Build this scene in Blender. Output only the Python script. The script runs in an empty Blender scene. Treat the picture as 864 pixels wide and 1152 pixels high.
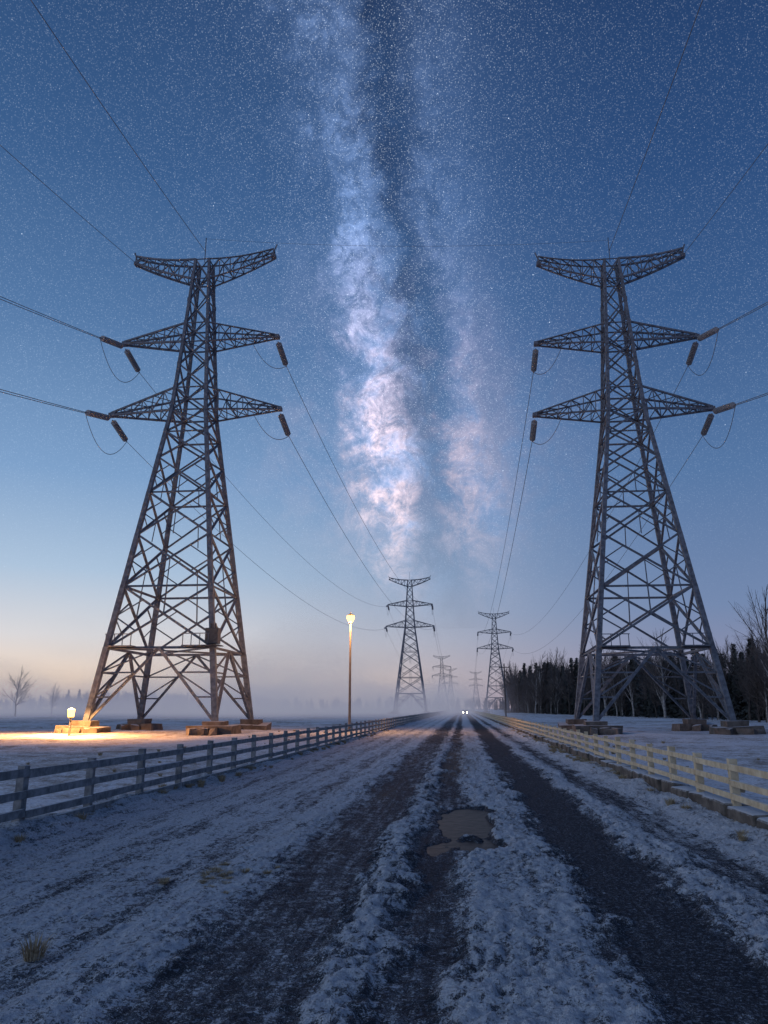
import bpy, math, random
import numpy as np
from mathutils import Vector, Matrix
random.seed(7); np.random.seed(7)
scene=bpy.context.scene
scene.view_settings.view_transform='Standard'
scene.view_settings.look='None'
scene.view_settings.exposure=0

def lin(r,g,b,a=1):
    f=lambda c:(c/255/12.92) if c/255<=0.04045 else ((c/255+0.055)/1.055)**2.4
    return (f(r),f(g),f(b),a)

# ---------------------------------------------------------------- noise
_tab=np.random.RandomState(3).rand(8,256,256)
def vn(x,y,s=0):
    xi=np.floor(x).astype(int); yi=np.floor(y).astype(int)
    fx=x-xi; fy=y-yi
    fx=fx*fx*(3-2*fx); fy=fy*fy*(3-2*fy)
    T=_tab[s%8]; x0=xi&255; x1=(xi+1)&255; y0=yi&255; y1=(yi+1)&255
    return (T[x0,y0]*(1-fx)+T[x1,y0]*fx)*(1-fy)+(T[x0,y1]*(1-fx)+T[x1,y1]*fx)*fy
def fbm(x,y,o=4,s=0,g=.5):
    t=0;a=1;n=0
    for i in range(o):
        t=t+a*vn(x*2**i+13.7*i,y*2**i+7.1*i,s+i); n+=a; a*=g
    return t/n
def sm(a,b,x):
    t=np.clip((x-a)/(b-a),0,1); return t*t*(3-2*t)
def domes(x,y,cell,s=0):
    """rounded crumbs of random size scattered one per cell"""
    u=x/cell; v=y/cell; ui=np.floor(u).astype(int); vi=np.floor(v).astype(int)
    best=np.zeros_like(x)
    for dx in(-1,0,1):
        for dy in(-1,0,1):
            cx=ui+dx; cy=vi+dy
            px=cx+_tab[s%8][cx&255,cy&255]; py=cy+_tab[(s+1)%8][cx&255,cy&255]
            r=.25+.55*_tab[(s+2)%8][cx&255,cy&255]
            d2=((u-px)**2+(v-py)**2)/(r*r)
            best=np.maximum(best,np.sqrt(np.clip(1-d2,0,1))*r)
    return best

# ---------------------------------------------------------------- helpers
def link(o): scene.collection.objects.link(o); return o
def empty(name,loc=(0,0,0)):
    o=bpy.data.objects.new(name,None); o.location=loc; return link(o)
def mesh_np(name,V,F,mat=None,smooth=False):
    me=bpy.data.meshes.new(name)
    me.from_pydata([tuple(v) for v in V],[],[tuple(f) for f in F]); me.update()
    if mat: me.materials.append(mat)
    if smooth: me.polygons.foreach_set('use_smooth',[True]*len(me.polygons))
    return me
def obj(name,me,parent=None,loc=(0,0,0),rot=(0,0,0),sc=(1,1,1)):
    o=bpy.data.objects.new(name,me); o.location=loc; o.rotation_euler=rot; o.scale=sc
    link(o)
    if parent: o.parent=parent
    return o
class MB:
    def __init__(s): s.V=[];s.F=[]
    def box(s,c,d,rz=0,jit=0):
        n=len(s.V); cz,sz=math.cos(rz),math.sin(rz)
        for dx in(-.5,.5):
            for dy in(-.5,.5):
                for dz in(-.5,.5):
                    x=dx*d[0]+random.uniform(-jit,jit);y=dy*d[1]+random.uniform(-jit,jit);z=dz*d[2]+random.uniform(-jit,jit)
                    s.V.append((c[0]+x*cz-y*sz,c[1]+x*sz+y*cz,c[2]+z))
        for f in((0,1,3,2),(4,6,7,5),(0,4,5,1),(2,3,7,6),(0,2,6,4),(1,5,7,3)): s.F.append(tuple(n+i for i in f))
    def frame(s,a,b):
        a=Vector(a);b=Vector(b);d=(b-a).normalized()
        up=Vector((0,0,1)) if abs(d.z)<.9 else Vector((0,1,0))
        u=d.cross(up).normalized(); v=u.cross(d).normalized(); return a,b,u,v
    def poly(s,a,b,prof,prof2=None):
        a,b,u,v=s.frame(a,b); n=len(s.V);k=len(prof)
        for p in prof: s.V.append(tuple(a+u*p[0]+v*p[1]))
        for p in (prof2 or prof): s.V.append(tuple(b+u*p[0]+v*p[1]))
        for i in range(k): s.F.append((n+i,n+(i+1)%k,n+k+(i+1)%k,n+k+i))
        s.F.append(tuple(n+i for i in reversed(range(k)))); s.F.append(tuple(n+k+i for i in range(k)))
    def angle(s,a,b,w):   # L-section steel
        t=w*.22;h=w/2
        s.poly(a,b,[(-h,-h),(h,-h),(h,-h+t),(-h+t,-h+t),(-h+t,h),(-h,h)])
    def cyl(s,a,b,r1,r2=None,n=8):
        r2=r1 if r2 is None else r2
        s.poly(a,b,[(r1*math.cos(2*math.pi*i/n),r1*math.sin(2*math.pi*i/n)) for i in range(n)],
               [(r2*math.cos(2*math.pi*i/n),r2*math.sin(2*math.pi*i/n)) for i in range(n)])
    def make(s,name,mat,smooth=False): return mesh_np(name,s.V,s.F,mat,smooth)

# ---------------------------------------------------------------- materials
def nodes(mat):
    mat.use_nodes=True; nt=mat.node_tree; nt.nodes.clear(); return nt
def N(nt,t,**k):
    n=nt.nodes.new(t)
    for a,b in k.items(): setattr(n,a,b)
    return n
def M(nt,op,a,b=None,c=None,clamp=False):
    n=nt.nodes.new('ShaderNodeMath'); n.operation=op; n.use_clamp=clamp
    for i,v in enumerate((a,b,c)):
        if v is None: continue
        if isinstance(v,(int,float)): n.inputs[i].default_value=v
        else: nt.links.new(v,n.inputs[i])
    return n.outputs[0]
def MIX(nt,f,a,b,bt='MIX'):
    n=nt.nodes.new('ShaderNodeMix'); n.data_type='RGBA'; n.blend_type=bt
    for i,v in ((0,f),(6,a),(7,b)):
        if isinstance(v,(int,float)): n.inputs[i].default_value=v
        elif isinstance(v,tuple): n.inputs[i].default_value=v if len(v)==4 else (*v,1)
        else: nt.links.new(v,n.inputs[i])
    return n.outputs[2]
def NOISE(nt,vec,scale,detail=4,rough=.55,dist=0):
    n=nt.nodes.new('ShaderNodeTexNoise'); n.inputs['Scale'].default_value=scale
    n.inputs['Detail'].default_value=detail; n.inputs['Roughness'].default_value=rough; n.inputs['Distortion'].default_value=dist
    if vec is not None: nt.links.new(vec,n.inputs['Vector'])
    return n.outputs['Fac']
def MR(nt,v,a,b,c=0,d=1,smooth=False):
    n=nt.nodes.new('ShaderNodeMapRange'); n.clamp=True
    if smooth: n.interpolation_type='SMOOTHSTEP'
    nt.links.new(v,n.inputs[0])
    for i,x in enumerate((a,b,c,d)): n.inputs[1+i].default_value=x
    return n.outputs[0]
def basic(name,c1,c2,scale=4,rough=.8,bump=.3,frost=0,metal=0,bdist=.02,spec=.5):
    m=bpy.data.materials.new(name); nt=nodes(m)
    out=N(nt,'ShaderNodeOutputMaterial'); p=N(nt,'ShaderNodeBsdfPrincipled')
    tc=N(nt,'ShaderNodeTexCoord'); v=tc.outputs['Object']
    n=NOISE(nt,v,scale,3,.6)
    col=MIX(nt,MR(nt,n,.35,.65),c1,c2)
    if frost:
        g=N(nt,'ShaderNodeNewGeometry'); sx=N(nt,'ShaderNodeSeparateXYZ'); nt.links.new(g.outputs['Normal'],sx.inputs[0])
        n2=NOISE(nt,v,scale*2.3,3,.7)
        f=M(nt,'MULTIPLY',MR(nt,M(nt,'ADD',sx.outputs[2],M(nt,'MULTIPLY',n2,.9)),.75,1.25),frost)
        col=MIX(nt,f,col,(.62,.66,.74,1))
    nt.links.new(col,p.inputs['Base Color'])
    p.inputs['Roughness'].default_value=rough; p.inputs['Metallic'].default_value=metal
    p.inputs['Specular IOR Level'].default_value=spec
    if bump:
        b=N(nt,'ShaderNodeBump'); b.inputs['Strength'].default_value=bump; b.inputs['Distance'].default_value=bdist
        nt.links.new(n,b.inputs['Height']); nt.links.new(b.outputs[0],p.inputs['Normal'])
    nt.links.new(p.outputs[0],out.inputs[0]); return m
def emit(name,c,s):
    m=bpy.data.materials.new(name); nt=nodes(m); out=N(nt,'ShaderNodeOutputMaterial'); e=N(nt,'ShaderNodeEmission')
    e.inputs[0].default_value=(*c,1); e.inputs[1].default_value=s; nt.links.new(e.outputs[0],out.inputs[0]); return m

m_steel=basic('galvanised_steel',(.080,.094,.122,1),(.165,.19,.235,1),3,.65,0,metal=.05,frost=.25,spec=.25)
m_glass=basic('insulator_porcelain',(.17,.18,.20,1),(.30,.31,.34,1),8,.35,0)
m_wire=basic('wire_metal',(.09,.095,.11,1),(.13,.135,.15,1),8,.6,0)
m_conc=basic('footing_concrete',(.07,.058,.052,1),(.15,.13,.12,1),1.6,.95,.8,frost=.55,bdist=.1)
m_stone=basic('kerb_stone',(.045,.038,.035,1),(.15,.13,.115,1),3,.95,.9,frost=.7,bdist=.05)
m_woodL=basic('weathered_wood',(.12,.13,.145,1),(.26,.27,.29,1),6,.85,.4,frost=.45)
m_woodR=basic('painted_wood',(.46,.36,.235,1),(.66,.555,.39,1),5,.8,.5,frost=.35)
m_bark=basic('bark',(.035,.030,.030,1),(.085,.075,.07,1),3,.9,0)
m_birch=basic('birch_bark',(.16,.15,.15,1),(.38,.37,.37,1),2,.9,0)
m_twig=basic('twigs',(.05,.042,.042,1),(.12,.105,.105,1),2,.9,0)
m_needle=basic('conifer_needles',(.010,.017,.016,1),(.035,.048,.042,1),1.5,.9,0,frost=.10)
m_grass=basic('dry_grass',(.26,.19,.11,1),(.48,.40,.28,1),20,.9,0)
m_dark=basic('dark_metal',(.03,.03,.035,1),(.07,.07,.075,1),5,.5,0)
m_pole=basic('pole_metal',(.12,.10,.09,1),(.20,.17,.15,1),3,.6,.1)
m_carp=basic('car_paint',(.12,.12,.13,1),(.16,.16,.17,1),3,.3,0,metal=.3)
m_rub=basic('tyre_rubber',(.02,.02,.02,1),(.03,.03,.03,1),8,.9,0)
m_lamp=emit('lamp_glow',(1.0,.42,.09),7.5)
m_head=emit('headlight_glow',(1,.85,.65),60)

# ---------------------------------------------------------------- sky (world)
w=bpy.data.worlds.new('World'); scene.world=w; w.use_nodes=True; nt=w.node_tree; nt.nodes.clear()
out=N(nt,'ShaderNodeOutputWorld')
tc=N(nt,'ShaderNodeTexCoord'); D=tc.outputs['Generated']
sep=N(nt,'ShaderNodeSeparateXYZ'); nt.links.new(D,sep.inputs[0])
X,Y,Z=sep.outputs
def ramp(v,stops):
    r=N(nt,'ShaderNodeValToRGB'); cr=r.color_ramp
    while len(cr.elements)<len(stops): cr.elements.new(.5)
    for e,(p,c) in zip(cr.elements,stops): e.position=p; e.color=c
    nt.links.new(v,r.inputs[0]); return r.outputs[0]
L=ramp(Z,[(0,lin(214,184,168)),(.035,lin(230,209,192)),(.085,lin(212,212,217)),(.165,lin(168,192,218)),(.28,lin(122,158,200)),(.45,lin(80,118,165)),(.6,lin(55,92,140)),(.75,lin(40,72,117)),(1,lin(32,58,102))])
R=ramp(Z,[(0,lin(142,134,158)),(.04,lin(138,141,170)),(.12,lin(112,134,173)),(.28,lin(82,116,162)),(.45,lin(56,91,140)),(.6,lin(40,74,123)),(.75,lin(30,58,102)),(1,lin(26,50,94))])
t=MR(nt,X,.33,-.50,0,1,True)
base=MIX(nt,t,R,L)
skyn=N(nt,'ShaderNodeTexSky'); skyn.sky_type='NISHITA'; skyn.sun_disc=False
skyn.sun_elevation=math.radians(1.0); skyn.sun_rotation=math.radians(-60)
base=MIX(nt,.012,base,skyn.outputs[0],'ADD')
def vdot(vec):
    n=N(nt,'ShaderNodeVectorMath',operation='DOT_PRODUCT'); nt.links.new(D,n.inputs[0]); n.inputs[1].default_value=vec; return n.outputs['Value']
azb=math.radians(-3.2)
a0=vdot((math.cos(azb),-math.sin(azb),0))
a0=M(nt,'ADD',a0,M(nt,'MULTIPLY',M(nt,'SUBTRACT',Z,.33),.11))
w1=NOISE(nt,D,6,2,.6); w2=NOISE(nt,D,15,4,.68,.3); w3=NOISE(nt,D,38,4,.74,.6)
a=M(nt,'ADD',a0,M(nt,'ADD',M(nt,'MULTIPLY',M(nt,'SUBTRACT',w1,.5),.06),M(nt,'MULTIPLY',M(nt,'SUBTRACT',w2,.5),.13)))
def G(c,s,src=None):
    q=M(nt,'DIVIDE',M(nt,'SUBTRACT',src or a,c),s)
    return M(nt,'EXPONENT',M(nt,'MULTIPLY',M(nt,'MULTIPLY',q,q),-1))
env=ramp(Z,[(.10,(0,0,0,1)),(.18,(.20,.20,.20,1)),(.26,(.74,.74,.74,1)),(.34,(1,1,1,1)),(.47,(.66,.66,.66,1)),(.62,(.38,.38,.38,1)),(.85,(.28,.28,.28,1))])
cl=MR(nt,w3,.39,.65); cl2=MR(nt,w2,.38,.60)
core=M(nt,'MULTIPLY',G(-.036,.036),M(nt,'ADD',.26,M(nt,'MULTIPLY',M(nt,'MULTIPLY',cl,M(nt,'ADD',.4,cl2)),1.22)))
side=M(nt,'MULTIPLY',G(.068,.042),M(nt,'ADD',.13,M(nt,'MULTIPLY',M(nt,'MULTIPLY',cl,M(nt,'ADD',.3,cl2)),.36)))
halo=M(nt,'MULTIPLY',G(0,.16),M(nt,'ADD',.11,M(nt,'MULTIPLY',cl2,.12)))
dark=M(nt,'SUBTRACT',1,M(nt,'MULTIPLY',G(.018,.021),.75))
mw=M(nt,'MULTIPLY',M(nt,'MULTIPLY',M(nt,'ADD',M(nt,'ADD',core,side),halo),dark),env)
warm=M(nt,'MULTIPLY',MR(nt,Z,.58,.30),MR(nt,w2,.38,.56,.2,1))
mcol=MIX(nt,warm,lin(150,180,228),lin(246,206,190))
mwc=MIX(nt,1,mcol,mw,'MULTIPLY')
mwc=MIX(nt,1,mwc,(.84,.82,.84,1),'MULTIPLY')
colm=MIX(nt,1,base,mwc,'ADD')
rift=M(nt,'MULTIPLY',M(nt,'MULTIPLY',G(.02,.035),M(nt,'ADD',.3,M(nt,'MULTIPLY',cl2,.5))),MR(nt,Z,.22,.55,.3,1))
colm=MIX(nt,M(nt,'MULTIPLY',rift,.85),colm,MIX(nt,1,colm,(.47,.44,.48,1),'MULTIPLY'))
def stars(scale,thr,pw,gain,seed):
    mp=N(nt,'ShaderNodeMapping'); mp.inputs['Location'].default_value=(seed,seed*2.1,seed*.7); nt.links.new(D,mp.inputs[0])
    v=N(nt,'ShaderNodeTexVoronoi'); v.inputs['Scale'].default_value=scale; nt.links.new(mp.outputs[0],v.inputs['Vector'])
    s=N(nt,'ShaderNodeSeparateColor'); nt.links.new(v.outputs['Color'],s.inputs[0])
    b=M(nt,'POWER',s.outputs[0],pw)
    return M(nt,'MULTIPLY',M(nt,'MULTIPLY',MR(nt,v.outputs['Distance'],thr,thr*.2,0,1),b),gain)
dens=M(nt,'ADD',.55,M(nt,'MULTIPLY',G(0,.17,a0),.8))
st=M(nt,'ADD',M(nt,'ADD',stars(600,.50,1.7,.34,1.3),stars(280,.20,5,.75,4.7)),stars(100,.080,14,1.8,8.2))
st=M(nt,'MULTIPLY',M(nt,'MULTIPLY',st,dens),MR(nt,Z,.10,.42))
stc=MIX(nt,1,(.80,.90,1,1),st,'MULTIPLY')
def BG(c):
    b=N(nt,'ShaderNodeBackground'); nt.links.new(c,b.inputs[0]); b.inputs[1].default_value=1; return b.outputs[0]
def MS(f,a_,b_):
    n=N(nt,'ShaderNodeMixShader'); nt.links.new(f,n.inputs[0]); nt.links.new(a_,n.inputs[1]); nt.links.new(b_,n.inputs[2]); return n.outputs[0]
near_band=M(nt,'LESS_THAN',M(nt,'ABSOLUTE',a0),.48)
hi=M(nt,'GREATER_THAN',Z,.10)
S_=MS(hi,BG(base),MS(near_band,BG(MIX(nt,1,base,stc,'ADD')),BG(MIX(nt,1,colm,stc,'ADD'))))
nt.links.new(S_,out.inputs[0])
try: w.cycles.sampling_method='MANUAL'; w.cycles.sample_map_resolution=512
except Exception: pass

# ---------------------------------------------------------------- ground
m=bpy.data.materials.new('snowy_field'); nt=nodes(m)
out=N(nt,'ShaderNodeOutputMaterial'); p=N(nt,'ShaderNodeBsdfPrincipled')
tc=N(nt,'ShaderNodeTexCoord'); v=tc.outputs['Object']
n1=NOISE(nt,v,.10,3,.6); n2=NOISE(nt,v,1.1,4,.75); n3=NOISE(nt,v,10,3,.75)
g=M(nt,'ADD',M(nt,'MULTIPLY',n1,.5),M(nt,'ADD',M(nt,'MULTIPLY',n2,.6),M(nt,'MULTIPLY',n3,.4)))
col=MIX(nt,MR(nt,g,.72,.86),(.66,.69,.77,1),(.24,.20,.17,1))
col=MIX(nt,MR(nt,n3,.40,.65,0,.5),col,(.36,.35,.35,1))
nt.links.new(col,p.inputs[0]); p.inputs['Roughness'].default_value=.9; p.inputs['Specular IOR Level'].default_value=.1
b=N(nt,'ShaderNodeBump'); b.inputs['Strength'].default_value=.9; b.inputs['Distance'].default_value=.12
nt.links.new(M(nt,'ADD',n2,M(nt,'MULTIPLY',n3,.5)),b.inputs['Height']); nt.links.new(b.outputs[0],p.inputs['Normal'])
nt.links.new(p.outputs[0],out.inputs[0]); m_field=m

def grid_mesh(name,xs,ys,Zf,mat,attrs={}):
    XX,YY=np.meshgrid(xs,ys); ZZ=Zf
    nx,ny=len(xs),len(ys)
    co=np.stack([XX.ravel(),YY.ravel(),ZZ.ravel()],1).astype(np.float32)
    i=np.arange(nx*ny).reshape(ny,nx)
    q=np.stack([i[:-1,:-1],i[:-1,1:],i[1:,1:],i[1:,:-1]],-1).reshape(-1,4).astype(np.int32)
    me=bpy.data.meshes.new(name); me.vertices.add(len(co)); me.vertices.foreach_set('co',co.ravel())
    me.loops.add(q.size); me.loops.foreach_set('vertex_index',q.ravel())
    me.polygons.add(len(q)); me.polygons.foreach_set('loop_start',np.arange(0,q.size,4,dtype=np.int32))
    me.polygons.foreach_set('use_smooth',np.ones(len(q),bool))
    me.update(calc_edges=True)
    for k,a in attrs.items():
        at=me.attributes.new(k,'FLOAT','POINT'); at.data.foreach_set('value',a.ravel().astype(np.float32))
    me.materials.append(mat); return me
tx=np.linspace(-6.9,6.9,520); xs=6*np.sinh(tx)*.5
ty=np.linspace(-2.5,7.3,520); ys=8*np.sinh(ty)*.5
XX,YY=np.meshgrid(xs,ys)
H=(fbm(XX/7,YY/7,4,1)-.5)*.45+(fbm(XX/1.3,YY/1.3,3,3)-.5)*.18
near=sm(-9.5,-7.4,XX)*(1-sm(5.0,7,XX))
H=H*(1-near*.7)+.06*near
under=sm(-7.1,-6.6,XX)*(1-sm(4.1,4.5,XX))
H=H-.5*under
H=np.where((np.abs(XX)>600)|(YY>900),0,H)
obj('ground',grid_mesh('ground',xs,ys,H,m_field))

# ---------------------------------------------------------------- road
m=bpy.data.materials.new('snow_covered_asphalt'); nt=nodes(m)
out=N(nt,'ShaderNodeOutputMaterial'); p=N(nt,'ShaderNodeBsdfPrincipled')
tc=N(nt,'ShaderNodeTexCoord'); v=tc.outputs['Object']
at=N(nt,'ShaderNodeAttribute'); at.attribute_name='wear'; wr=at.outputs['Fac']
at2=N(nt,'ShaderNodeAttribute'); at2.attribute_name='dirt'; dr=at2.outputs['Fac']
mp=N(nt,'ShaderNodeMapping'); mp.inputs['Scale'].default_value=(1,.10,1); nt.links.new(v,mp.inputs[0])
ns=NOISE(nt,mp.outputs[0],7,4,.72)    # streaks along the road
nf=NOISE(nt,v,22,4,.82); nm=NOISE(nt,v,4.5,4,.75); ng=NOISE(nt,v,80,2,.75)
mixn=M(nt,'ADD',M(nt,'MULTIPLY',M(nt,'SUBTRACT',ns,.5),2.2),M(nt,'ADD',M(nt,'MULTIPLY',M(nt,'SUBTRACT',nf,.5),3.2),M(nt,'MULTIPLY',M(nt,'SUBTRACT',nm,.5),2.2)))
mixn=M(nt,'ADD',mixn,M(nt,'MULTIPLY',M(nt,'SUBTRACT',ng,.5),2.2))
f=MR(nt,M(nt,'ADD',wr,mixn),.26,.74,0,1,True)
snow=MIX(nt,MR(nt,nm,.35,.65),(.58,.63,.73,1),(.80,.83,.90,1))
snow=MIX(nt,MR(nt,nf,.48,.66,0,.6),snow,(.27,.29,.34,1))
snow=MIX(nt,MR(nt,ng,.54,.66,0,.85),snow,(.92,.94,.97,1))  # bright specks put the snow's sparkle into the colour
asp=MIX(nt,MR(nt,ng,.35,.65),(.012,.014,.020,1),(.055,.060,.074,1))
asp=MIX(nt,MR(nt,nf,.52,.64,0,.65),asp,(.30,.33,.40,1))
dirt=MIX(nt,MR(nt,nf,.35,.65),(.08,.06,.05,1),(.24,.19,.15,1))
col=MIX(nt,f,snow,asp)
dm=M(nt,'MULTIPLY',dr,M(nt,'ADD',1,M(nt,'MULTIPLY',mixn,1.2)))
col=MIX(nt,M(nt,'MULTIPLY',MR(nt,dm,.25,.9),.6),col,dirt)
nt.links.new(col,p.inputs[0])
p.inputs['Roughness'].default_value=.85; p.inputs['Specular IOR Level'].default_value=.03
b=N(nt,'ShaderNodeBump'); b.inputs['Strength'].default_value=1.0; b.inputs['Distance'].default_value=.055
h=M(nt,'ADD',nf,M(nt,'ADD',M(nt,'MULTIPLY',ng,.4),M(nt,'MULTIPLY',nm,.8)))
h=M(nt,'MULTIPLY',h,M(nt,'SUBTRACT',1.1,M(nt,'MULTIPLY',f,.85)))
nt.links.new(h,b.inputs['Height']); nt.links.new(b.outputs[0],p.inputs['Normal'])
nt.links.new(p.outputs[0],out.inputs[0]); m_road=m

xs=np.linspace(-7.5,4.75,500)
ys=np.concatenate([np.arange(-6,3.5,.06),3.5*np.exp(np.linspace(0,math.log(1400/3.5),1300))])
XX,YY=np.meshgrid(xs,ys)
att=1/(1+(np.maximum(YY,0)/30)**2)
wx=XX+(fbm(XX*0+3,YY/9,3,2)-.5)*.45*np.exp(-YY/150)+(fbm(XX/.5,YY/1.2,4,5,.65)-.5)*.7
def band(a,b,s=.16): return sm(a-s,a+s,wx)*(1-sm(b-s,b+s,wx))
patch=fbm(XX/1.6,YY/5,4,6); patch2=fbm(XX/.7,YY/2.2,4,1)
wear=np.maximum.reduce([band(-2.4,-1.1,.34)*(.42+.62*patch),band(1.15,2.35,.26)*(.90+.45*patch),
   band(-.78,-.08,.24)*(.34+1.0*patch2),band(2.95,3.55,.26)*(.30+.75*patch),
   band(-3.75,-3.3,.2)*(.6*patch),band(-4.9,-4.5,.2)*(.55*patch),band(-6.0,-5.6,.2)*(.5*patch)])
far=sm(25,120,YY)
wear=wear*(1+far*.15)+.05*(1-far)
pud=np.sqrt((( XX-.02)/.62)**2+((YY-14.4)/2.9)**2)+(fbm(XX/.55,YY/1.1,4,4)-.5)*1.25
pm=1-sm(.72,.98,pud)
lump=np.abs(fbm(XX/.16,YY/.16,3,2)-.5)*2; lump2=fbm(XX/.055,YY/.055,2,6); big=fbm(XX/.8,YY/1.8,4,0)
xw=XX+.06*(fbm(XX/.1,YY/.1,2,7)-.5); yw=YY+.06*(fbm(XX/.1,YY/.1,2,3)-.5)
cr1=domes(xw,yw,.15,1); cr2=domes(xw,yw,.075,4)
crust=np.maximum.reduce([band(-1.3,-.65,.15),band(-.1,1.25,.15)*.9,band(2.2,3.0,.2)*.8,band(-2.9,-2.2,.2)*.5,band(-7.2,-6.2,.3)*.6,band(3.6,4.7,.3)*.6])
crust=np.clip(crust*(.35+1.3*(patch2-.2)),0,1.2)
ridge=band(-1.15,-.75,.12)*.03+band(.0,1.1,.2)*.02+band(2.4,2.9,.15)*.025+band(-3.2,-2.4,.2)*.02
Hh=(1-np.clip(wear,0,1))*(.02+.05*(big-.4)+(.05*lump+.02*(lump2-.5))*att)+ridge*(.5+big)+wear*(.006*(lump2-.5))*att
Hh+=crust*(.065*cr1+.05*cr2)*att**.5+(1-crust)*.018*cr2*att*(1-np.clip(wear,0,1)*.5)
Hh+=.014*(fbm(XX/.3,YY/4,3,5)-.5)
wear=wear-crust*.25*sm(.1,.5,cr1)+crust*.30*(1-sm(.0,.25,cr1))
bank=1-sm(-7.1,-6.2,XX)
bankr=sm(3.7,4.4,XX)
Hh+=bank*(.12+.25*(big-.4))+bankr*(.09+.22*(big-.4))
Hh-=(1-sm(-7.5,-7.25,XX))*.4
Hh=Hh*(1-pm)+(-.035)*pm
wear=np.clip(np.maximum(wear,sm(.0,.6,pm)*2.2),-.3,2.2)
dirt=np.clip(band(-.9,.9,.5)*sm(9,20,YY)*(1-sm(60,110,YY))*(patch-.25)*1.5,0,1)+bank*.45*patch+bankr*.45*patch2
dirt+=np.clip(.9-np.hypot((XX+2.9)/.7,(YY-9.7)/.9),0,1)*.8+np.clip(.9-np.hypot((XX+1.9)/.8,(YY-19)/4),0,1)*.6
obj('snowy_road',grid_mesh('snowy_road',xs,ys,Hh,m_road,{'wear':wear,'dirt':dirt}))

m_pud=basic('dark_ice',(.008,.008,.010,1),(.040,.033,.032,1),5,.4,.5,bdist=.03,spec=.03)
pv=[(0.02+1.0*math.cos(k*math.pi/16),14.4+3.6*math.sin(k*math.pi/16),-.012) for k in range(32)]
obj('puddle',mesh_np('puddle',pv,[tuple(range(32))],m_pud))

# ---------------------------------------------------------------- fences
def fence(name,x,zb,mat,y0,y1,sp,rails,rw,post,bot=None,sgn=1):
    e=empty(name)
    P=MB();Rr=MB()
    y=y0; pts=[]
    while y<y1:
        pts.append(y); h=post+random.uniform(-.03,.03)
        P.box((x+random.uniform(-.015,.015),y,zb+h/2-.1),(.13,.14,h+.2),random.uniform(-.06,.06),.008)
        y+=sp
    for i in range(len(pts)-1):
        for z in rails:
            a=pts[i];b=pts[i+1]; za=z+random.uniform(-.022,.022)
            Rr.box((x+sgn*.088,(a+b)/2,zb+za),(.036,sp-.012,rw),random.uniform(-.003,.003),.008)
        if bot: Rr.box((x+sgn*.092,(pts[i]+pts[i+1])/2,bot),(.05,sp-.012,.2),0,.008)
    obj('posts',P.make('posts',mat),e); obj('rails',Rr.make('rails',mat),e)
    return e
fence('wooden_fence',-7.03,.0,m_woodL,-4.2,420,2.35,(.38,.68,.99),.125,1.12,bot=.14)
fence('wooden_fence',4.80,.36,m_woodR,-4.0,420,2.1,(.14,.38,.63),.10,.76,sgn=-1)
S=MB(); y=-5
while y<330:
    l=random.uniform(.5,1.5)
    S.box((4.80+random.uniform(-.05,.05),y+l/2,.15+random.uniform(-.03,.02)),(.36+random.uniform(-.06,.12),l-.03,.42),random.uniform(-.05,.05),.035)
    y+=l
ko=obj('stone_kerb',S.make('stone_kerb',m_stone))
bv=ko.modifiers.new('b','BEVEL'); bv.width=.04; bv.segments=2

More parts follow.
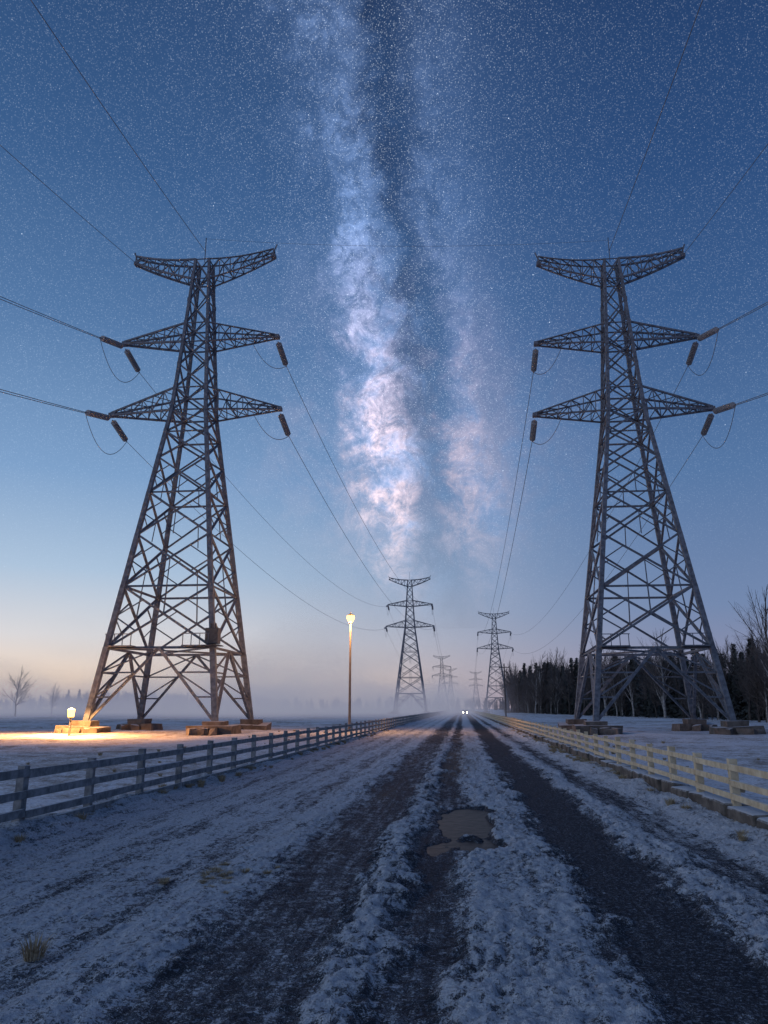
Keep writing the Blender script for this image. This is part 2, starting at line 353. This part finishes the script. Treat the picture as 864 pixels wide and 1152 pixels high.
# ---------------------------------------------------------------- transmission tower
def hw(z):
    return float(np.interp(z,[.9,29.8,37.2,46.7],[5.45,1.68,1.22,.70]))
ARMS={'low':(29.8,32.2,30.1),'mid':(37.2,39.3,37.8)}
LEN={('low','o'):8.5,('low','i'):8.5,('mid','o'):7.8,('mid','i'):8.0}
def tower_mesh():
    B=MB()
    cs=[(-1,-1),(1,-1),(1,1),(-1,1)]
    lv=[.9,7.0,12.4,17.2,21.3,24.8,27.5,29.8,32.2,34.7,37.2,39.3,41.9,44.4,46.7]
    def c(k,z): h=hw(z); return Vector((cs[k%4][0]*h,cs[k%4][1]*h,z))
    for i in range(len(lv)-1):
        z0,z1=lv[i],lv[i+1]
        wl=float(np.interp(z0,[0,46],[.46,.24])); wb=float(np.interp(z0,[0,46],[.22,.13]))
        for k in range(4):
            B.angle(c(k,z0),c(k,z1),wl)
            a0,a1,b0,b1=c(k,z0),c(k+1,z0),c(k,z1),c(k+1,z1)
            if i==0:
                mid=(b0+b1)/2
                B.angle(a0,mid,wb*1.15); B.angle(a1,mid,wb*1.15); B.angle(b0,b1,wb)
                for (f,g) in((a0,b0),(a1,b1)):
                    for t in(.33,.66):
                        B.angle(f.lerp(g,t),f.lerp(mid,t),wb*.6)
                        B.angle(f.lerp(g,t),f.lerp(mid,min(1,t+.33)),wb*.6)
            else:
                B.angle(a0,b1,wb); B.angle(a1,b0,wb)
                if i in(1,3,5,6,7,9,10,12,13): B.angle(b0,b1,wb*.9)
                if i<5:
                    xc=a0.lerp(b1,(a1-a0).length/((a1-a0).length+(b1-b0).length))
                    B.angle(a0.lerp(b0,.5),a0.lerp(xc,.5),wb*.55); B.angle(a1.lerp(b1,.5),a1.lerp(xc,.5),wb*.55)
                    B.angle(a0.lerp(b0,.5),b0.lerp(xc,.5),wb*.55); B.angle(a1.lerp(b1,.5),b1.lerp(xc,.5),wb*.55)
                    B.angle(xc,(a0+a1)/2 if i>1 else (b0+b1)/2,wb*.5)
        if i in(0,6,9,12):
            B.angle(c(0,z1),c(2,z1),wb*.7); B.angle(c(1,z1),c(3,z1),wb*.7)
    for z in lv[1:-1]:
        for k in range(4):
            q=c(k,z); B.box(q,(.34,.34,.4))
    def arm(s,ln,zb,zt,ztip,n,tw=.35,bow=0,te=.22):
        tip=[Vector((s*ln,-tw/2,ztip)),Vector((s*ln,tw/2,ztip))]
        hb,ht=hw(zb),hw(zt)
        bl=[Vector((s*hb,-hb,zb)),Vector((s*hb,hb,zb))]; tl=[Vector((s*ht,-ht,zt)),Vector((s*ht,ht,zt))]
        def Bc(j,t): q=bl[j].lerp(tip[j],t); q.z-=bow*.6*4*t*(1-t); return q
        def Tc(j,t): q=tl[j].lerp(tip[j]+Vector((0,0,te)),t); q.z-=bow*4*t*(1-t); return q
        for j in(0,1):
            for i in range(n):
                t0,t1=i/n,(i+1)/n
                B.angle(Bc(j,t0),Bc(j,t1),.19); B.angle(Tc(j,t0),Tc(j,t1),.17)
                if i%2==0: B.angle(Bc(j,t0),Tc(j,t1),.10)
                else: B.angle(Tc(j,t0),Bc(j,t1),.10)
                B.angle(Bc(j,t1),Tc(j,t1),.08)
        for i in range(n):
            t0,t1=i/n,(i+1)/n
            B.angle(Bc(0,t0),Bc(1,t1),.10); B.angle(Bc(0,t1),Bc(1,t1),.09); B.angle(Tc(0,t1),Tc(1,t0),.09)
        B.box(tip[0].lerp(tip[1],.5)+Vector((0,0,.05)),(.4,.6,.35))
    for nme,(zb,zt,ztip) in ARMS.items():
        arm(-1,LEN[(nme,'o')],zb,zt,ztip,6); arm(1,LEN[(nme,'i')],zb,zt,ztip,6)
    arm(-1,7.3,44.4,46.7,46.9,6,.6,.25,.8); arm(1,7.3,44.4,46.7,46.9,6,.6,.25,.8)
    B.angle((-7.6,0,48.3),(-7.2,0,47.2),.14); B.angle((7.6,0,48.3),(7.2,0,47.2),.14)
    B.angle((0,0,46.7),(0,0,49.6),.07)
    for z in np.arange(8,45,.9):
        h=hw(z); B.box((h+.1,-h-.15,z),(.05,.4,.05))
    return B.make('lattice',m_steel)
T_ME=tower_mesh()
def footings():
    B=MB()
    for sx in(-1,1):
        for sy in(-1,1):
            cx,cy=sx*5.5,sy*5.5
            B.box((cx,cy,.18),(3.5,2.9,.8),random.uniform(-.1,.1),.16)
            B.box((cx,cy,.70),(1.7,1.6,.62),0,.05)
            for _ in range(4):
                B.box((cx+random.uniform(-1.9,1.9),cy-1.5+random.uniform(-.3,.2),.15),(random.uniform(.5,1.2),.8,random.uniform(.4,.7)),random.uniform(0,1),.12)
    return B.make('footings',m_conc)
F_ME=footings()
IL=3.5
def insulator_mesh():
    B=MB(); n=14; L=IL
    B.cyl((0,0,0),(0,0,L),.07,n=6)
    for i in range(n):
        z=.35+i*(L-.55)/n
        B.cyl((0,0,z),(0,0,z+.06),.31,.29,n=10); B.cyl((0,0,z+.06),(0,0,z+.12),.20,.09,n=10)
    return B.make('insulator_string',m_glass)
I_ME=insulator_mesh()
def wire_curve(lst,name,rad,parent=None):
    cu=bpy.data.curves.new(name,'CURVE'); cu.dimensions='3D'; cu.bevel_depth=rad; cu.bevel_resolution=0
    for pts in lst:
        sp=cu.splines.new('POLY'); sp.points.add(len(pts)-1)
        for q,pt in zip(sp.points,pts): q.co=(*pt,1)
    cu.materials.append(m_wire)
    return obj(name,cu,parent)
def cat(A,B,sag,n=44):
    A=Vector(A);B=Vector(B); r=[]
    for i in range(n+1):
        t=i/n; q=A.lerp(B,t); q.z-=4*sag*t*(1-t); r.append(q)
    return r
TOW={'L':[(-25.4,67.8),(-17.7,271),(-17.2,690),(-13,915)],'R':[(16.35,71.9),(16.4,376),(18,1000)]}
for side in 'LR':
    mir=1 if side=='L' else -1
    near_w=[];far_w=[]
    for ti,(tx_,ty_) in enumerate(TOW[side]):
        e=empty('transmission_tower',(tx_,ty_,0))
        e.scale=(mir,1,1)
        obj('lattice',T_ME,e); obj('footings',F_ME,e)
        if ti==0:
            if side=='L':
                B=MB(); h=hw(7.5)
                B.box((h+.1,-h-.3,7.9),(1.1,.8,1.3)); B.box((h+.1,-h-.3,7.1),(1.5,1.3,.08))
                B.cyl((h-.1,-h-.3,8.55),(h-.1,-h-.3,8.95),.09); B.cyl((h+.3,-h-.3,8.55),(h+.3,-h-.3,8.95),.09)
                obj('equipment_box',B.make('equipment_box',m_dark),e)
            B=MB()
            for sx in(-1,1):
                h=hw(7); B.box((sx*h*.72,-h-.25,7.1),(2.4,.9,.10))
                for k in range(4): B.box((sx*h*.72-1.1+k*.73,-h-.68,7.6),(.06,.06,1.0))
                B.box((sx*h*.72,-h-.68,8.1),(2.4,.07,.07))
            obj('service_platform',B.make('service_platform',m_steel),e)
        nxt=TOW[side][ti+1] if ti+1<len(TOW[side]) else None
        att_=[]
        for a_ in('low','mid'):
            for s_ in('o','i'):
                sx=-1 if s_=='o' else 1
                att_.append((a_,s_,sx*LEN[(a_,s_)]*mir,ARMS[a_][2]-.12))
        for a_,s_,ox,z in att_:
            A=Vector((tx_+ox,ty_,z)); ends=[]
            spans=[]
            if nxt: spans.append((Vector((nxt[0]+ox,nxt[1],z)),.028*(nxt[1]-ty_)+1.5,1))
            if ti==0 and s_=='o': spans.append((Vector((tx_+ox-mir*52,ty_-204,z)),9.8,0))
            if ti>0: spans.append((Vector((TOW[side][ti-1][0]+ox,TOW[side][ti-1][1],z)),.028*(ty_-TOW[side][ti-1][1])+1.5,2))
            for Bp,sag,kind in spans:
                Lh=(Bp-A).length; d=((Bp-A)/Lh+Vector((0,0,-4*sag/Lh))).normalized()
                if kind==1: d=(d+Vector((0,0,-.18))).normalized()
                st_=A+Vector((0,.25 if Bp.y>A.y else -.25,-.25)); en=st_+d*IL
                o=bpy.data.objects.new('insulator_string',I_ME); link(o); o.parent=e
                lp=Vector(((st_.x-tx_)*mir,st_.y-ty_,st_.z)); ld=Vector((d.x*mir,d.y,d.z))
                o.location=lp; o.rotation_mode='QUATERNION'; o.rotation_quaternion=ld.to_track_quat('Z','Y')
                ends.append(en)
                if kind==0:
                    near_w.append(cat(en,Bp,sag*.98))
                    near_w.append(cat(en+Vector((0,0,-.1)),Bp+Vector((0,0,-.9)),sag*1.02))
                if kind==1:
                    B2=Bp+Vector((0,-3,-.9)); far_w.append(cat(en,B2,sag*.9))
            if len(ends)==2: near_w.append(cat(ends[0],ends[1],2.6,14))
            elif ti==0 and len(ends)==1: near_w.append(cat(ends[0],A+Vector((-mir*2.6,-.3,-.2)),1.3,14))
        if ti==0:
            for ox,z in((-7.3*mir,47),(0,48)):
                near_w.append(cat((tx_+ox,ty_,z),(tx_+ox-(mir*20 if ox else 0),ty_-204,z+2),7.5 if side=='L' else 5))
    pe=empty('power_line')
    wire_curve(near_w,'near_conductors',.032,pe); wire_curve(far_w,'far_conductors',.032,pe)
    if side=='L': wire_curve([cat((-25.4,67.8,49.5),(16.35,71.9,49.3),.8)],'cross_wire',.014,pe)

# ---------------------------------------------------------------- street lamp
def lamp(loc,H=9.9):
    e=empty('street_lamp',loc); B=MB()
    B.cyl((0,0,0),(0,0,.5),.16,.14,12); B.cyl((0,0,.5),(0,0,H-.55),.12,.075,12)
    B.cyl((0,0,H-.55),(0,0,H-.45),.2,.2,12)
    obj('pole',B.make('pole',m_pole,False),e)
    B=MB(); B.cyl((0,0,H-.44),(0,0,H-.1),.2,.36,14); B.cyl((0,0,H-.1),(0,0,H+.12),.36,.32,14); obj('lantern_glass',B.make('lantern_glass',m_lamp,False),e)
    B=MB(); B.cyl((0,0,H+.125),(0,0,H+.32),.36,.05,12); B.cyl((0,0,H+.32),(0,0,H+.45),.035,.02,6)
    obj('lantern_cap',B.make('lantern_cap',m_dark),e)
    l=bpy.data.lights.new('bulb','POINT'); l.energy=4200; l.color=(1,.46,.15); l.shadow_soft_size=.4; l.specular_factor=.1
    o=bpy.data.objects.new('bulb',l); link(o); o.parent=e; o.location=(.0,-.75,H-.25)
lamp((-9.7,67.5,0))
e=empty('field_lamp',(-29.6,57.3,0)); B=MB()
B.cyl((0,0,0),(0,0,1.3),.09,.07,10); B.cyl((0,0,1.3),(0,0,1.36),.2,.2,10); B.cyl((0,0,1.92),(0,0,2.06),.30,.06,10)
obj('post',B.make('post',m_dark),e)
B=MB(); B.cyl((0,0,1.365),(0,0,1.915),.22,.27,10); obj('lantern_glass',B.make('lantern_glass',m_lamp),e)
l=bpy.data.lights.new('bulb','SPOT'); l.energy=13000; l.color=(1,.42,.12); l.shadow_soft_size=.3; l.spot_size=math.radians(170); l.spot_blend=.2; l.specular_factor=.1
o=bpy.data.objects.new('bulb',l); link(o); o.parent=e; o.location=(0,-.6,2.7)

e=empty('utility_pole',(8.8,162,0)); B=MB()
B.cyl((0,0,0),(0,0,11),.17,.11,8); B.box((0,0,10.2),(2.2,.12,.14)); B.box((0,0,9.3),(1.6,.12,.12))
for k in(-1,-.4,.4,1): B.cyl((k,0,10.27),(k,0,10.5),.06,.04,6)
obj('pole',B.make('pole',m_bark),e)

# ---------------------------------------------------------------- distant car
e=empty('car',(.9,262,.03))
bm_prof=[(-2.1,.35),(-2.15,.75),(-1.9,.95),(-1.1,1.0),(-.55,1.45),(1.0,1.47),(1.7,1.02),(2.1,.98),(2.15,.4)]
V=[];F=[]
for x in(-.88,.88):
    for (yy,zz) in bm_prof: V.append((x*(.82 if zz>1.2 else 1),yy,zz))
k=len(bm_prof)
for i in range(k): F.append((i,(i+1)%k,k+(i+1)%k,k+i))
F.append(tuple(range(k))); F.append(tuple(reversed(range(k,2*k))))
obj('body',mesh_np('body',V,F,m_carp),e)
B=MB()
for x in(-.8,.8):
    for yy in(-1.35,1.35): B.cyl((x-.1,yy,.33),(x+.1,yy,.33),.33,n=14)
obj('wheels',B.make('wheels',m_rub),e)
B=MB(); B.poly((0,-.98,1.08),(0,-.62,1.4),[(-.68,0.0),(.68,.0),(.68,.05),(-.68,.05)]); obj('windscreen',B.make('windscreen',m_dark),e)
B=MB()
for x in(-.62,.62): B.cyl((x,-2.12,.70),(x,-2.20,.70),.17,.15,n=12)
obj('headlights',B.make('headlights',m_head),e)

# ---------------------------------------------------------------- trees
def bare_tree(name,H,seed,spread=.55,mat=m_bark,birch=False):
    r=random.Random(seed); B=MB(); Tw=MB()
    def rec(p,d,l,rad,lev):
        seg=3 if lev<2 else 2
        q=p
        for s in range(seg):
            d=(d+Vector((r.gauss(0,.09),r.gauss(0,.09),r.gauss(.03,.05)))).normalized()
            q2=q+d*l/seg; r2=rad*(1-.28*(s+1)/seg)
            (B if lev<2 else Tw).cyl(q,q2,rad*(1-.28*s/seg),r2,5 if lev<2 else 3)
            q=q2
            for _ in range(3 if lev==0 else 2):
                if lev<4:
                    ang=r.uniform(.4,.9)*spread*1.6; az=r.uniform(0,6.28)
                    u=d.cross(Vector((math.cos(az),math.sin(az),.1))).normalized()
                    nd=(d*math.cos(ang)+u*math.sin(ang)+Vector((0,0,.12 if not birch else -.02*lev))).normalized()
                    rec(q-d*l/seg*r.uniform(0,.7),nd,l*r.uniform(.42,.62),r2*.5,lev+1)
        if lev<4: rec(q,d,l*.6,r2*.9,lev+1)
    B.cyl((0,0,-.3),(0,0,H*.12),H*.017,H*.0145,7)
    rec(Vector((0,0,H*.12)),Vector((0,0,1)),H*.40,H*.0145,0)
    V=B.V+Tw.V; n=len(B.V); F=B.F+[tuple(n+i for i in f) for f in Tw.F]
    me=mesh_np(name,V,F); me.materials.append(mat); me.materials.append(m_twig)
    mi=np.zeros(len(F),dtype=np.int32); mi[len(B.F):]=1; me.polygons.foreach_set('material_index',mi)
    return me
def conifer(name,H,seed):
    r=random.Random(seed); V=[];F=[];B=MB()
    B.cyl((0,0,-.3),(0,0,H),H*.014,.02,6)
    z=H*.08
    while z<H*.99:
        t=(z-H*.08)/(H*.92); Lr=H*.22*(1-t)**.8*r.uniform(.75,1.15)+.12
        for k in range(int(10-3*t)):
            az=r.uniform(0,6.28); L_=Lr*r.uniform(.6,1.2); dx,dy=math.cos(az),math.sin(az)
            ns=5
            for s in range(ns):
                f=(s+.3)/ns
                for _ in range(3):
                    bx=dx*L_*f+r.gauss(0,.10);by=dy*L_*f+r.gauss(0,.10);bz=z-L_*f*.28+r.gauss(0,.09)
                    ww=.15+.34*(1-f)*L_*.5; a2=az+r.uniform(-1.3,1.3)
                    n=len(V)
                    V+= [(bx-dy*ww*.6,by+dx*ww*.6,bz+.05),(bx+dy*ww*.6,by-dx*ww*.6,bz-.05),(bx+math.cos(a2)*ww*1.7,by+math.sin(a2)*ww*1.7,bz-ww*r.uniform(.2,.9))]
                    F.append((n,n+1,n+2))
        z+=H*.022+.08
    n=len(B.V); V2=B.V+V; F2=B.F+[tuple(n+i for i in f) for f in F]
    me=mesh_np(name,V2,F2); me.materials.append(m_bark); me.materials.append(m_needle)
    mi=np.zeros(len(F2),dtype=np.int32); mi[len(B.F):]=1; me.polygons.foreach_set('material_index',mi)
    return me
BT=[bare_tree('bare_tree_mesh',13,s,.62) for s in(1,2,3,4,5)]
BIR=[bare_tree('birch_tree_mesh',15,s,.44,m_birch,True) for s in(11,12)]
CO=[conifer('conifer_mesh',13,s) for s in(21,22,23)]
rr=random.Random(5)
def inst(me,parent,x,y,s,nm='tree'):
    obj(nm,me,parent,(x,y,-.1),(0,0,rr.uniform(0,6.28)),(s*rr.uniform(.85,1.15),s*rr.uniform(.85,1.15),s))
fe=empty('forest')
for i in range(480):
    t=rr.random()**1.15
    ye=112+t*290; xe=47-t*26+rr.random()**1.5*55
    sc=(1.0+.8*t)
    if rr.random()<.48: inst(rr.choice(CO),fe,xe+3,ye,rr.uniform(.5,1.05)*sc)
    else: inst(rr.choice(BT+BIR),fe,xe,ye,rr.uniform(.55,1.15)*sc)
for i in range(240):
    t=rr.random(); inst(rr.choice(BT+CO),fe,45-t*25+rr.random()*20,110+t*300,rr.uniform(.2,.5),'shrub')
obj('birch_tree',BIR[0],None,(42.0,110,0),(0,0,1.0),(1.15,1.15,1.2))
obj('bare_tree',BT[1],None,(37.5,128,0),(0,0,.4),(.9,.9,.9))
te=empty('distant_treeline')
k=0
while k<520:
    x=rr.uniform(-520,-15); y=rr.uniform(450,540)+abs(x)*.1
    d_=float(fbm(np.array([x/60.]),np.array([3.3]),3,2)[0])
    if rr.random()>max(.2,(d_-.35)*4): continue
    k+=1
    inst(rr.choice(CO+BT+BT),te,x,y,rr.uniform(.5,.8)+.8*max(0,d_-.4))
for i in range(170):
    inst(rr.choice(CO+BT),te,rr.uniform(-260,260) if rr.random()<.8 else rr.uniform(5,60),rr.uniform(950,1150),rr.uniform(.8,1.4))
obj('bare_tree',BT[0],None,(-113,190,0),(0,0,2),(1.0,1.0,.98))
obj('bare_tree',BT[3],None,(-136,250,0),(0,0,1),(.8,.8,.8))

# ---------------------------------------------------------------- grass
def tuft(n,h,rad,seed):
    r=random.Random(seed); V=[];F=[]
    for i in range(n):
        az=r.uniform(0,6.28); rr_=rad*math.sqrt(r.random()); bx,by=rr_*math.cos(az),rr_*math.sin(az)
        ln=h*r.uniform(.5,1.1); le=r.uniform(.15,.7); ox,oy=math.cos(az)*le*ln,math.sin(az)*le*ln
        wv=.003+.002*r.random(); px_,py_=-math.sin(az)*wv,math.cos(az)*wv; k=len(V)
        V+=[(bx-px_,by-py_,0),(bx+px_,by+py_,0),(bx+ox*.4+px_,by+oy*.4+py_,ln*.6),(bx+ox*.4-px_,by+oy*.4-py_,ln*.6),(bx+ox,by+oy,ln*.95)]
        F+=[(k,k+1,k+2,k+3),(k+3,k+2,k+4)]
    return mesh_np('grass_tuft_mesh',V,F,m_grass)
TU=[tuft(150,.2,.08,s) for s in(1,2,3)]
obj('grass_tuft',TU[0],None,(-3.5,6.55,.04),(0,0,0),(1,1,.85))
ge=empty('verge_grass')
for i in range(460):
    s_=rr.random()
    y=rr.uniform(5,70)
    if s_<.40: x=-6.9+rr.gauss(0,.22)
    elif s_<.75: x=4.40+rr.gauss(0,.14)
    elif s_<.9: x=rr.uniform(5.4,12)
    else: x=rr.uniform(-16,-7.6)
    s=rr.uniform(.35,1.1)
    obj('tuft',rr.choice(TU),ge,(x,y,.08),(0,0,rr.uniform(0,6)),(s,s,s*.8))
for i in range(26):
    s=rr.uniform(.2,.45); obj('tuft',rr.choice(TU),ge,(-2.9+rr.gauss(0,.28),9.7+rr.gauss(0,.4),.04),(0,0,rr.uniform(0,6)),(s*1.6,s*1.6,s*.6))

# ---------------------------------------------------------------- mist over the field
mm=bpy.data.materials.new('ground_mist'); nt=nodes(mm); out=N(nt,'ShaderNodeOutputMaterial')
pv_=N(nt,'ShaderNodeVolumeScatter'); pv_.inputs['Color'].default_value=(.84,.80,.88,1)
g=N(nt,'ShaderNodeNewGeometry'); s=N(nt,'ShaderNodeSeparateXYZ'); nt.links.new(g.outputs['Position'],s.inputs[0])
mp=N(nt,'ShaderNodeMapping'); mp.inputs['Scale'].default_value=(1,.6,1.6); nt.links.new(g.outputs['Position'],mp.inputs[0])
n=NOISE(nt,mp.outputs[0],.024,2,.55)
top=M(nt,'ADD',4,M(nt,'MULTIPLY',MR(nt,n,.40,.68),24))
hf=M(nt,'SUBTRACT',1,M(nt,'DIVIDE',s.outputs[2],top),None,True)
dn=M(nt,'MULTIPLY',M(nt,'MULTIPLY',hf,.019),MR(nt,n,.3,.6,.35,1))
# denser bank beside the road, thinner out in the open field
bk=M(nt,'MULTIPLY',MR(nt,s.outputs[0],14,-10),MR(nt,s.outputs[0],-180,-50,.55,1.1))
ed=M(nt,'MULTIPLY',bk,MR(nt,s.outputs[1],100,150))
dd=M(nt,'MULTIPLY',dn,ed)
nt.links.new(dd,pv_.inputs['Density'])
em=N(nt,'ShaderNodeEmission'); em.inputs[0].default_value=(.80,.72,.92,1); nt.links.new(M(nt,'MULTIPLY',dd,.19),em.inputs[1])  # mist glows by itself, standing in for multiply scattered sky light
ad=N(nt,'ShaderNodeAddShader'); nt.links.new(pv_.outputs[0],ad.inputs[0]); nt.links.new(em.outputs[0],ad.inputs[1])
nt.links.new(ad.outputs[0],out.inputs['Volume'])
B=MB(); B.box((-190,270,13.5),(408,350,27)); mo=obj('mist',B.make('mist',mm))

# ---------------------------------------------------------------- broad cool lamp added for twilight skylight, brightens the ground
l=bpy.data.lights.new('twilight_fill','SUN'); l.energy=.42; l.angle=math.radians(40); l.color=(.76,.86,1)
o=bpy.data.objects.new('twilight_fill',l); link(o)
dv=Vector((.75,.30,-.50)).normalized()
o.rotation_euler=dv.to_track_quat('-Z','Y').to_euler()

# ---------------------------------------------------------------- camera
cam=bpy.data.cameras.new('camera'); co=bpy.data.objects.new('camera',cam); link(co)
cam.sensor_fit='VERTICAL'; cam.sensor_height=36; cam.sensor_width=27; cam.lens=26.8
cam.clip_start=.1; cam.clip_end=12000
co.location=(0,0,2.0); co.rotation_euler=(math.radians(90+14.45),0,math.radians(5.68))
scene.camera=co
